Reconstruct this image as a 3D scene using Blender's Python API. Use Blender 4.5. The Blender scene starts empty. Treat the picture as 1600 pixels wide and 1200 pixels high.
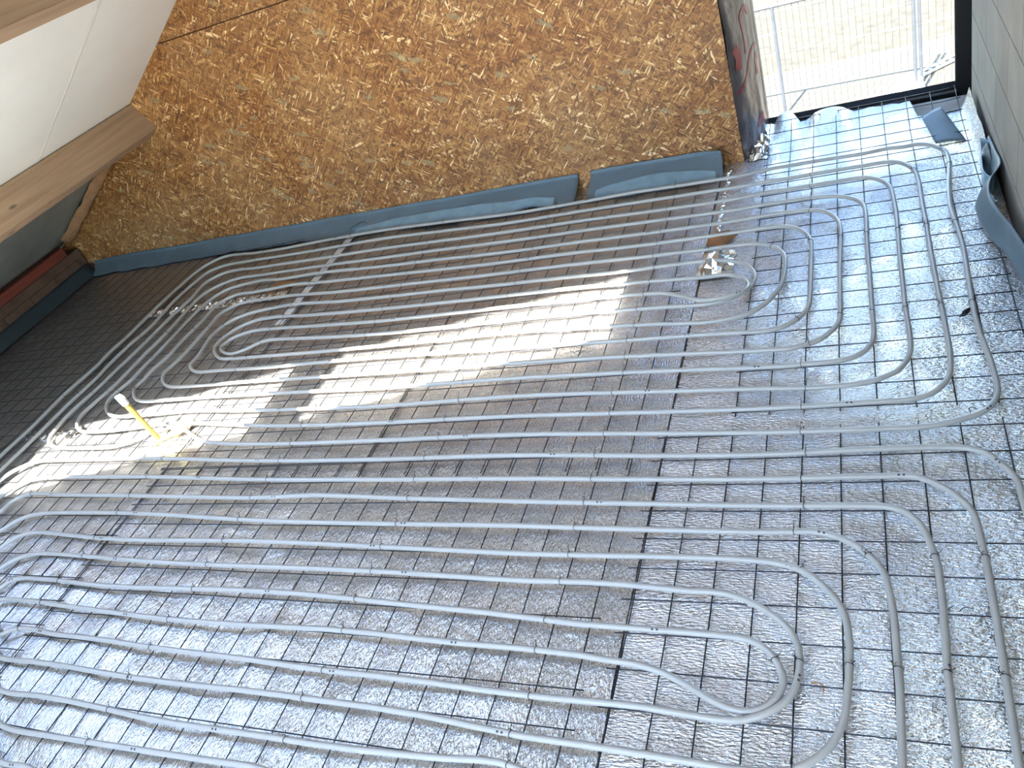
import bpy, bmesh, math, random
from mathutils import Vector, Matrix, noise
random.seed(7)
C = bpy.context.scene.collection
S = bpy.context.scene
# ------------------------------------------------------------------ camera, sky, sun, exposure
cam_d = bpy.data.cameras.new('camera'); cam = bpy.data.objects.new('camera', cam_d); C.objects.link(cam)
cam_d.sensor_fit = 'HORIZONTAL'; cam_d.sensor_width = 36.0; cam_d.lens = 36.0 * 1247.27 / 1600.0
cam_d.clip_start = 0.05; cam_d.clip_end = 300
right = Vector((0.90382283, 0.28357004, -0.32045643)); down = Vector((-0.06824028, -0.64379047, -0.76215294)); fwd = Vector((-0.42243053, 0.71071926, -0.56252162))
m = Matrix((right, -down, -fwd)).transposed().to_4x4(); m.translation = Vector((0.124179, -3.789904, 1.675312))
cam.matrix_world = m
S.camera = cam
S.view_settings.view_transform = 'Standard'; S.view_settings.look = 'None'; S.view_settings.gamma = 1.0
S.view_settings.use_curve_mapping = False
S.view_settings.exposure = 1.0
world = bpy.data.worlds.new('sky'); S.world = world; world.use_nodes = True
wn = world.node_tree; bg = wn.nodes['Background']
sky = wn.nodes.new('ShaderNodeTexSky'); sky.sky_type = 'NISHITA'; sky.sun_disc = False
sky.sun_elevation = math.radians(60); sky.sun_rotation = math.radians(197); sky.air_density = 1.2; sky.dust_density = 0.5; sky.ozone_density = 2.0
wn.links.new(sky.outputs[0], bg.inputs[0]); bg.inputs[1].default_value = 1.25
sun_d = bpy.data.lights.new('sun', 'SUN'); sun_d.energy = 30; sun_d.angle = math.radians(0.6); sun_d.color = (1.0, 0.95, 0.87)
sun = bpy.data.objects.new('sun', sun_d); C.objects.link(sun)
SUN = Vector((-0.17, -0.54, 1.0)).normalized()
sun.rotation_euler = SUN.to_track_quat('Z', 'Y').to_euler()
# added fill lamp for the ceiling panels, in an assumed doorway behind the camera
ar = bpy.data.lights.new('added_fill_light', 'AREA'); ar.shape = 'RECTANGLE'; ar.size = 1.9; ar.size_y = 1.1; ar.energy = 18; ar.color = (1.0, 0.90, 0.76)
aro = bpy.data.objects.new('added_fill_light', ar); C.objects.link(aro); aro.location = (0.53, -4.85, 1.05); aro.rotation_euler = (0, math.radians(90), 0)

# ------------------------------------------------------------------ helpers
def tag(o, label=None, cat=None, group=None, kind=None):
    if label: o['label'] = label
    if cat: o['category'] = cat
    if group: o['group'] = group
    if kind: o['kind'] = kind
    return o
def link(name, me, mat=None, parent=None, smooth=False):
    o = bpy.data.objects.new(name, me); C.objects.link(o)
    if mat: me.materials.append(mat)
    if parent: o.parent = parent
    if smooth:
        for p in me.polygons: p.use_smooth = True
    return o
def bmo(name, bm, mat=None, parent=None, smooth=False):
    bmesh.ops.recalc_face_normals(bm, faces=bm.faces)
    me = bpy.data.meshes.new(name); bm.to_mesh(me); bm.free()
    return link(name, me, mat, parent, smooth)
def empty(name, loc=(0, 0, 0)):
    o = bpy.data.objects.new(name, None); C.objects.link(o); o.location = loc; o.empty_display_size = .05; return o
def box(bm, a, b):
    vs = [bm.verts.new((x, y, z)) for x in (a[0], b[0]) for y in (a[1], b[1]) for z in (a[2], b[2])]
    for f in ((0, 1, 3, 2), (4, 6, 7, 5), (0, 4, 5, 1), (2, 3, 7, 6), (0, 2, 6, 4), (1, 5, 7, 3)): bm.faces.new([vs[i] for i in f])
def prism(bm, poly, axis, a, b):   # extrude a polygon along an axis; poly in the two other axes
    def pt(p, t):
        if axis == 'y': return (p[0], t, p[1])
        if axis == 'x': return (t, p[0], p[1])
        return (p[0], p[1], t)
    A = [bm.verts.new(pt(p, a)) for p in poly]; B = [bm.verts.new(pt(p, b)) for p in poly]
    bm.faces.new(A); bm.faces.new(B[::-1]); n = len(poly)
    for i in range(n): bm.faces.new((A[i], A[(i + 1) % n], B[(i + 1) % n], B[i]))
def tube(bm, pts, r, seg=8, caps=True):
    pts = [Vector(p) for p in pts]; rings = []
    up = Vector((0, 0, 1))
    for i, p in enumerate(pts):
        t = (pts[min(i + 1, len(pts) - 1)] - pts[max(i - 1, 0)])
        if t.length < 1e-9: t = Vector((1, 0, 0))
        t.normalize(); u = up if abs(t.dot(up)) < .95 else Vector((1, 0, 0))
        s = t.cross(u).normalized(); w = s.cross(t)
        rr = r(i) if callable(r) else r
        rings.append([bm.verts.new(p + (s * math.cos(a) + w * math.sin(a)) * rr) for a in [2 * math.pi * k / seg for k in range(seg)]])
    for A, B in zip(rings, rings[1:]):
        for k in range(seg): bm.faces.new((A[k], A[(k + 1) % seg], B[(k + 1) % seg], B[k]))
    if caps:
        bm.faces.new(rings[0][::-1]); bm.faces.new(rings[-1])
def sheet(fn, nu, nv, thick=0):  # bmesh grid surface from fn(u,v), optional thickness
    bm = bmesh.new(); G = [[bm.verts.new(fn(i / nu, j / nv)) for j in range(nv + 1)] for i in range(nu + 1)]
    for i in range(nu):
        for j in range(nv): bm.faces.new((G[i][j], G[i + 1][j], G[i + 1][j + 1], G[i][j + 1]))
    if thick:
        bm.normal_update()
        r = bmesh.ops.solidify(bm, geom=bm.faces[:], thickness=thick)
    return bm
def catmull(P, step):
    P = [Vector(p) for p in P]; out = []
    for i in range(len(P) - 1):
        p0 = P[i - 1] if i else P[0] * 2 - P[1]; p1, p2 = P[i], P[i + 1]; p3 = P[i + 2] if i + 2 < len(P) else P[-1] * 2 - P[-2]
        d = (p2 - p1).length; n = max(1, int(math.ceil(d / step)))
        # centripetal form, so that close points beside long runs do not loop
        t0 = 0; t1 = t0 + max((p1 - p0).length, 1e-4) ** .5; t2 = t1 + max(d, 1e-4) ** .5; t3 = t2 + max((p3 - p2).length, 1e-4) ** .5
        for k in range(n):
            t = t1 + (t2 - t1) * k / n
            A1 = p0 * ((t1 - t) / (t1 - t0)) + p1 * ((t - t0) / (t1 - t0)); A2 = p1 * ((t2 - t) / (t2 - t1)) + p2 * ((t - t1) / (t2 - t1)); A3 = p2 * ((t3 - t) / (t3 - t2)) + p3 * ((t - t2) / (t3 - t2))
            B1 = A1 * ((t2 - t) / (t2 - t0)) + A2 * ((t - t0) / (t2 - t0)); B2 = A2 * ((t3 - t) / (t3 - t1)) + A3 * ((t - t1) / (t3 - t1))
            out.append(B1 * ((t2 - t) / (t2 - t1)) + B2 * ((t - t1) / (t2 - t1)))
    out.append(P[-1]); return out

# ------------------------------------------------------------------ materials
class N:
    def __init__(s, name):
        s.m = bpy.data.materials.new(name); s.m.use_nodes = True; s.t = s.m.node_tree; s.b = s.t.nodes['Principled BSDF']
    def n(s, typ, **kw):
        o = s.t.nodes.new(typ)
        for k, v in kw.items():
            if k[0] == '_': setattr(o, k[1:], v)
            else: o.inputs[k.replace('__', ' ')].default_value = v
        return o
    def l(s, a, b): s.t.links.new(a, b)
    def coord(s, which='Object', scale=(1, 1, 1), rot=(0, 0, 0), loc=(0, 0, 0)):
        tc = s.t.nodes.new('ShaderNodeTexCoord'); mp = s.t.nodes.new('ShaderNodeMapping')
        mp.inputs['Scale'].default_value = scale; mp.inputs['Rotation'].default_value = rot; mp.inputs['Location'].default_value = loc
        s.l(tc.outputs[which], mp.inputs[0]); return mp.outputs[0]
    def ramp(s, fac, stops, interp='LINEAR'):
        r = s.t.nodes.new('ShaderNodeValToRGB'); r.color_ramp.interpolation = interp
        while len(r.color_ramp.elements) < len(stops): r.color_ramp.elements.new(.5)
        for e, (p, c) in zip(r.color_ramp.elements, stops): e.position = p; e.color = (*c, 1) if len(c) == 3 else c
        s.l(fac, r.inputs[0]); return r.outputs[0]
    def math(s, op, a, b=None, clamp=False):
        o = s.t.nodes.new('ShaderNodeMath'); o.operation = op; o.use_clamp = clamp
        for i, v in enumerate((a, b)):
            if v is None: continue
            if isinstance(v, (int, float)): o.inputs[i].default_value = v
            else: s.l(v, o.inputs[i])
        return o.outputs[0]
    def mix(s, f, a, b, mode='MIX'):
        o = s.t.nodes.new('ShaderNodeMix'); o.data_type = 'RGBA'; o.blend_type = mode
        for i, v in ((0, f), (6, a), (7, b)):
            if isinstance(v, (int, float)): o.inputs[i].default_value = v
            elif isinstance(v, tuple): o.inputs[i].default_value = (*v, 1)
            else: s.l(v, o.inputs[i])
        return o.outputs[2]
    def bump(s, h, strength, dist, prev=None):
        o = s.t.nodes.new('ShaderNodeBump'); o.inputs['Strength'].default_value = strength; o.inputs['Distance'].default_value = dist
        s.l(h, o.inputs['Height'])
        if prev: s.l(prev, o.inputs['Normal'])
        s.l(o.outputs[0], s.b.inputs['Normal']); return o.outputs[0]
    def set(s, **kw):
        for k, v in kw.items():
            i = s.b.inputs[k.replace('_', ' ')]
            if isinstance(v, tuple): i.default_value = (*v, 1) if len(v) == 3 else v
            elif isinstance(v, (int, float)): i.default_value = v
            else: s.l(v, i)
        return s
def plain(name, col, rough=.6, metal=0, var=.12, scale=14, bump=0):
    a = N(name); co = a.coord(); nz = a.n('ShaderNodeTexNoise', Scale=scale, Detail=5.0); a.l(co, nz.inputs[0])
    lo = tuple(c * (1 - var) for c in col); hi = tuple(min(1, c * (1 + var)) for c in col)
    a.set(Base_Color=a.ramp(nz.outputs[0], [(.3, lo), (.7, hi)]), Roughness=rough, Metallic=metal)
    if bump: a.bump(nz.outputs[0], 1, bump)
    return a.m

def mat_osb():
    a = N('strand_board'); base = a.coord('Object', (1, 0.0, 1))
    nz = a.n('ShaderNodeTexNoise', Scale=9.0, Detail=3.0); a.l(base, nz.inputs[0])
    dist = a.n('ShaderNodeVectorMath', _operation='MULTIPLY_ADD'); a.l(nz.outputs['Color'], dist.inputs[0]); dist.inputs[1].default_value = (.025, 0, .025); a.l(base, dist.inputs[2])
    pal = [(0, (.085, .026, .005)), (.2, (.165, .056, .012)), (.5, (.26, .102, .024)), (.75, (.35, .160, .042)), (.92, (.49, .265, .090)), (1, (.85, .62, .34))]
    def layer(ang, sx, sz, off):
        mp = a.t.nodes.new('ShaderNodeMapping'); mp.vector_type = 'TEXTURE'
        mp.inputs['Rotation'].default_value = (0, ang, 0); mp.inputs['Scale'].default_value = (sx, 1, sz); mp.inputs['Location'].default_value = (off, 0, off * 1.7)
        a.l(dist.outputs[0], mp.inputs[0])
        v = a.n('ShaderNodeTexVoronoi', Scale=1.0); v.inputs['Randomness'].default_value = 1.0; a.l(mp.outputs[0], v.inputs[0])
        sp = a.n('ShaderNodeSeparateColor'); a.l(v.outputs['Color'], sp.inputs[0])
        e = a.n('ShaderNodeTexVoronoi', Scale=1.0, _feature='DISTANCE_TO_EDGE'); a.l(mp.outputs[0], e.inputs[0])
        return sp.outputs, e.outputs[0]
    o, e = layer(.2, .05, .016, 0); col = a.ramp(o[0], pal); hgt = o[1]
    shade = a.math('LESS_THAN', e, .05)
    for ang, sx, sz, off, th in ((-.55, .105, .022, 3.1, .45), (.9, .09, .019, 7.7, .5), (-1.2, .08, .015, 12.3, .55), (.35, .12, .022, 17.9, .5), (-.15, .10, .014, 23.3, .55), (1.5, .055, .008, 31.1, .72), (.6, .05, .007, 41.7, .7), (-.8, .045, .006, 53.7, .7)):
        o, e = layer(ang, sx, sz, off); k = a.math('GREATER_THAN', o[2], th)
        edge = a.math('MULTIPLY', k, a.math('LESS_THAN', e, .07))
        inner = a.ramp(o[0], pal)
        col = a.mix(k, col, inner); hgt = a.mix(k, hgt, o[1]); col = a.mix(a.math('MULTIPLY', edge, .55), col, (.17, .075, .022))
    # large patches of paler and browner strands, a few grey-green ones and dark chips
    n2 = a.n('ShaderNodeTexNoise', Scale=2.2, Detail=3.0); a.l(base, n2.inputs[0])
    col = a.mix(a.ramp(n2.outputs[0], [(.4, (0, 0, 0)), (.65, (.14, .14, .14))]), col, (.50, .34, .17))
    n4 = a.n('ShaderNodeTexNoise', Scale=160.0, Detail=2.0); a.l(base, n4.inputs[0])
    col = a.mix(.35, col, a.ramp(n4.outputs[0], [(.3, (.3, .3, .3)), (.7, (.75, .75, .75))]), 'OVERLAY')
    o, e = layer(.4, .06, .022, 71.3); g = a.math('GREATER_THAN', o[1], .982); col = a.mix(a.math('MULTIPLY', g, .45), col, (.27, .25, .15))
    o, e = layer(1.1, .012, .006, 91.3); g = a.math('GREATER_THAN', o[1], .965); col = a.mix(a.math('MULTIPLY', g, .8), col, (.07, .03, .012))
    a.set(Base_Color=col, Roughness=.62)
    a.bump(hgt, .5, .0015)
    return a.m

def mat_foil(name, along_y, seed):
    a = N(name)
    co = a.coord('Object', (1, 1, 1), loc=(seed, seed * .7, 0))
    sc = (190, 60, 60) if along_y else (60, 200, 60)
    st = a.coord('Object', sc, loc=(seed, seed, 0), rot=(0, 0, .12 if along_y else -.1))
    n1 = a.n('ShaderNodeTexNoise', Scale=1.0, Detail=2.0); a.l(st, n1.inputs[0])
    n2 = a.n('ShaderNodeTexNoise', Scale=230.0, Detail=2.0); a.l(co, n2.inputs[0])
    n3 = a.n('ShaderNodeTexNoise', Scale=7.0, Detail=3.0); a.l(co, n3.inputs[0])
    wv = a.n('ShaderNodeTexVoronoi', Scale=95.0, _feature='SMOOTH_F1'); a.l(co, wv.inputs[0])
    nb = a.bump(n3.outputs[0], .55, .02)
    nb = a.bump(n1.outputs[0], 1.0, .0058 if along_y else .0075, nb)
    nb = a.bump(n2.outputs[0], .7, .0019, nb)
    n4 = a.n('ShaderNodeTexNoise', Scale=2.5, Detail=5.0); a.l(co, n4.inputs[0])
    a.set(Base_Color=a.ramp(n4.outputs[0], [(.3, (.58, .57, .55)), (.75, (.80, .79, .77))]), Metallic=1.0, Roughness=a.math('MULTIPLY_ADD', n3.outputs[0], .10))
    rr = a.t.nodes.new('ShaderNodeMapRange'); a.l(n4.outputs[0], rr.inputs[0]); rr.inputs[3].default_value = .08; rr.inputs[4].default_value = .17
    a.l(rr.outputs[0], a.b.inputs['Roughness'])
    g = a.n('ShaderNodeBsdfPrincipled', Metallic=1.0, Roughness=.62); g.inputs['Base Color'].default_value = (.80, .80, .79, 1); a.l(nb, g.inputs['Normal'])
    mx = a.n('ShaderNodeMixShader'); mx.inputs[0].default_value = .20; a.l(a.b.outputs[0], mx.inputs[1]); a.l(g.outputs[0], mx.inputs[2])
    a.l(mx.outputs[0], a.t.nodes['Material Output'].inputs[0])
    return a.m

def mat_block():
    a = N('concrete_block'); tc = a.n('ShaderNodeTexCoord'); sp = a.n('ShaderNodeSeparateXYZ'); a.l(tc.outputs['Object'], sp.inputs[0]); cb = a.n('ShaderNodeCombineXYZ')
    a.l(sp.outputs[1], cb.inputs[0]); a.l(a.math('ADD', sp.outputs[2], .087), cb.inputs[1])
    br = a.n('ShaderNodeTexBrick', Scale=1.0); br.inputs['Brick Width'].default_value = .5; br.inputs['Row Height'].default_value = .219; br.inputs['Mortar Size'].default_value = .0032; br.inputs['Mortar Smooth'].default_value = .3
    br.inputs['Color1'].default_value = (.30, .265, .215, 1); br.inputs['Color2'].default_value = (.255, .225, .185, 1); br.inputs['Mortar'].default_value = (.07, .062, .052, 1)
    nd = a.n('ShaderNodeTexNoise', Scale=12.0, Detail=4.0); a.l(tc.outputs['Object'], nd.inputs[0])
    vm = a.n('ShaderNodeVectorMath', _operation='MULTIPLY_ADD'); a.l(nd.outputs['Color'], vm.inputs[0]); vm.inputs[1].default_value = (.008, .008, 0); a.l(cb.outputs[0], vm.inputs[2]); a.l(vm.outputs[0], br.inputs[0])
    n2 = a.n('ShaderNodeTexNoise', Scale=5.0, Detail=6.0); a.l(tc.outputs['Object'], n2.inputs[0])
    col = a.mix(.35, br.outputs[0], a.ramp(n2.outputs[0], [(.3, (.3, .3, .3)), (.7, (.7, .7, .7))]), 'OVERLAY')
    a.set(Base_Color=col, Roughness=.85); a.bump(a.math('ADD', a.math('MULTIPLY', br.outputs[1], -1.0), a.math('MULTIPLY', n2.outputs[0], .6)), .6, .003)
    return a.m

def mat_timber(name, c0, c1, sx=3.0):
    a = N(name); co = a.coord('Object', (30, 1.6, 30)); n = a.n('ShaderNodeTexNoise', Scale=1.0, Detail=5.0, Distortion=.6); a.l(co, n.inputs[0])
    co2 = a.coord('Object', (9, 3.2, 9), loc=(.3, .1, .2)); v = a.n('ShaderNodeTexVoronoi', Scale=1.0); a.l(co2, v.inputs[0])
    col = a.ramp(n.outputs[0], [(.3, c0), (.7, c1)])
    kn = a.ramp(v.outputs['Distance'], [(.06, (1, 1, 1)), (.13, (0, 0, 0))])
    col = a.mix(kn, col, tuple(c * .35 for c in c0)); a.set(Base_Color=col, Roughness=.65); a.bump(n.outputs[0], .3, .002); return a.m

def mat_membrane():
    a = N('reinforced_membrane'); co = a.coord('Generated')
    tc = a.n('ShaderNodeTexCoord'); uv = tc.outputs['UV']
    sp = a.n('ShaderNodeSeparateXYZ'); a.l(uv, sp.inputs[0])
    def lines(o, n):
        f = a.math('FRACT', a.math('MULTIPLY', o, n)); return a.math('LESS_THAN', f, .28)
    g = a.math('MAXIMUM', lines(sp.outputs[0], 62), lines(sp.outputs[1], 300))
    nz = a.n('ShaderNodeTexNoise', Scale=9.0, Detail=4.0); a.l(tc.outputs['Object'], nz.inputs[0])
    base = a.ramp(nz.outputs[0], [(.3, (.10, .08, .08)), (.7, (.24, .20, .20))])
    a.set(Base_Color=a.mix(g, base, (.035, .03, .032)), Roughness=.28, Metallic=.35); a.bump(nz.outputs[0], .6, .02); return a.m

M = {}
M['osb'] = mat_osb()
M['foil_a'] = mat_foil('embossed_foil_cross', False, 0.0); M['foil_b'] = mat_foil('embossed_foil_long', True, 3.0)
M['block'] = mat_block()
M['timber'] = mat_timber('planed_timber', (.28, .185, .115), (.40, .275, .175)); M['plate'] = mat_timber('red_brown_timber', (.10, .02, .012), (.18, .038, .022))
M['pipe'] = N('milky_plastic').set(Base_Color=(.33, .325, .30), Roughness=.28, Subsurface_Weight=.0).m
M['ink'] = plain('black_print', (.03, .03, .035), .5)
M['wire'] = plain('steel_wire', (.035, .038, .045), .42, .7, .3, 60)
M['tie'] = plain('annealed_wire', (.03, .027, .028), .5, .6)
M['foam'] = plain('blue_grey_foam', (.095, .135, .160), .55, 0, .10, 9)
M['foamfilm'] = plain('pale_blue_film', (.17, .27, .33), .22, 0, .12, 20)
M['panel'] = plain('white_panel', (.88, .89, .87), .5, 0, .02, 5); M['tape'] = plain('white_tape', (.70, .70, .68), .4, 0, .05, 20)
M['grey_film'] = plain('grey_film', (.22, .235, .22), .45, 0, .12, 6)
M['black_alu'] = plain('black_aluminium', (.006, .006, .007), .35, .2, .2); M['grey_alu'] = plain('grey_aluminium', (.16, .17, .19), .3, .6, .1)
M['slab'] = plain('raw_screed', (.30, .27, .23), .9, 0, .25, 8, .002); M['kraft'] = plain('brown_kraft_paper', (.30, .16, .08), .75, 0, .25, 12)
M['brick'] = plain('dark_brown_brick', (.08, .045, .028), .85, 0, .3, 10, .004)
M['pu'] = plain('cured_foam', (.42, .40, .26), .7, 0, .2, 30, .004); M['redwood'] = plain('brown_board', (.11, .035, .02), .6, 0, .2, 8)
M['yellow'] = plain('yellow_plastic', (.34, .255, .045), .42, 0, .10, 18); M['white'] = plain('white_film', (.45, .45, .45), .5); M['cardboard'] = plain('cardboard', (.42, .22, .10), .7, 0, .2, 20)
M['membrane'] = mat_membrane(); M['red'] = plain('red_print', (.24, .015, .02), .45); M['sand'] = plain('pale_sand', (.085, .068, .040), .95, 0, .12, 3); M['gravel'] = plain('pale_gravel', (.058, .045, .025), .95, 0, .35, 9)
M['galv'] = plain('galvanised_steel', (.085, .09, .10), .5, .3)
gm = N('window_glass'); gm.set(Base_Color=(.66, .69, .71), Roughness=0.0, Transmission_Weight=1.0, IOR=1.0 + .12); M['glass'] = gm.m
crump = N('crumpled_silver').set(Base_Color=(.85, .85, .84), Metallic=1.0, Roughness=.14); M['silver'] = crump.m

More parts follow.
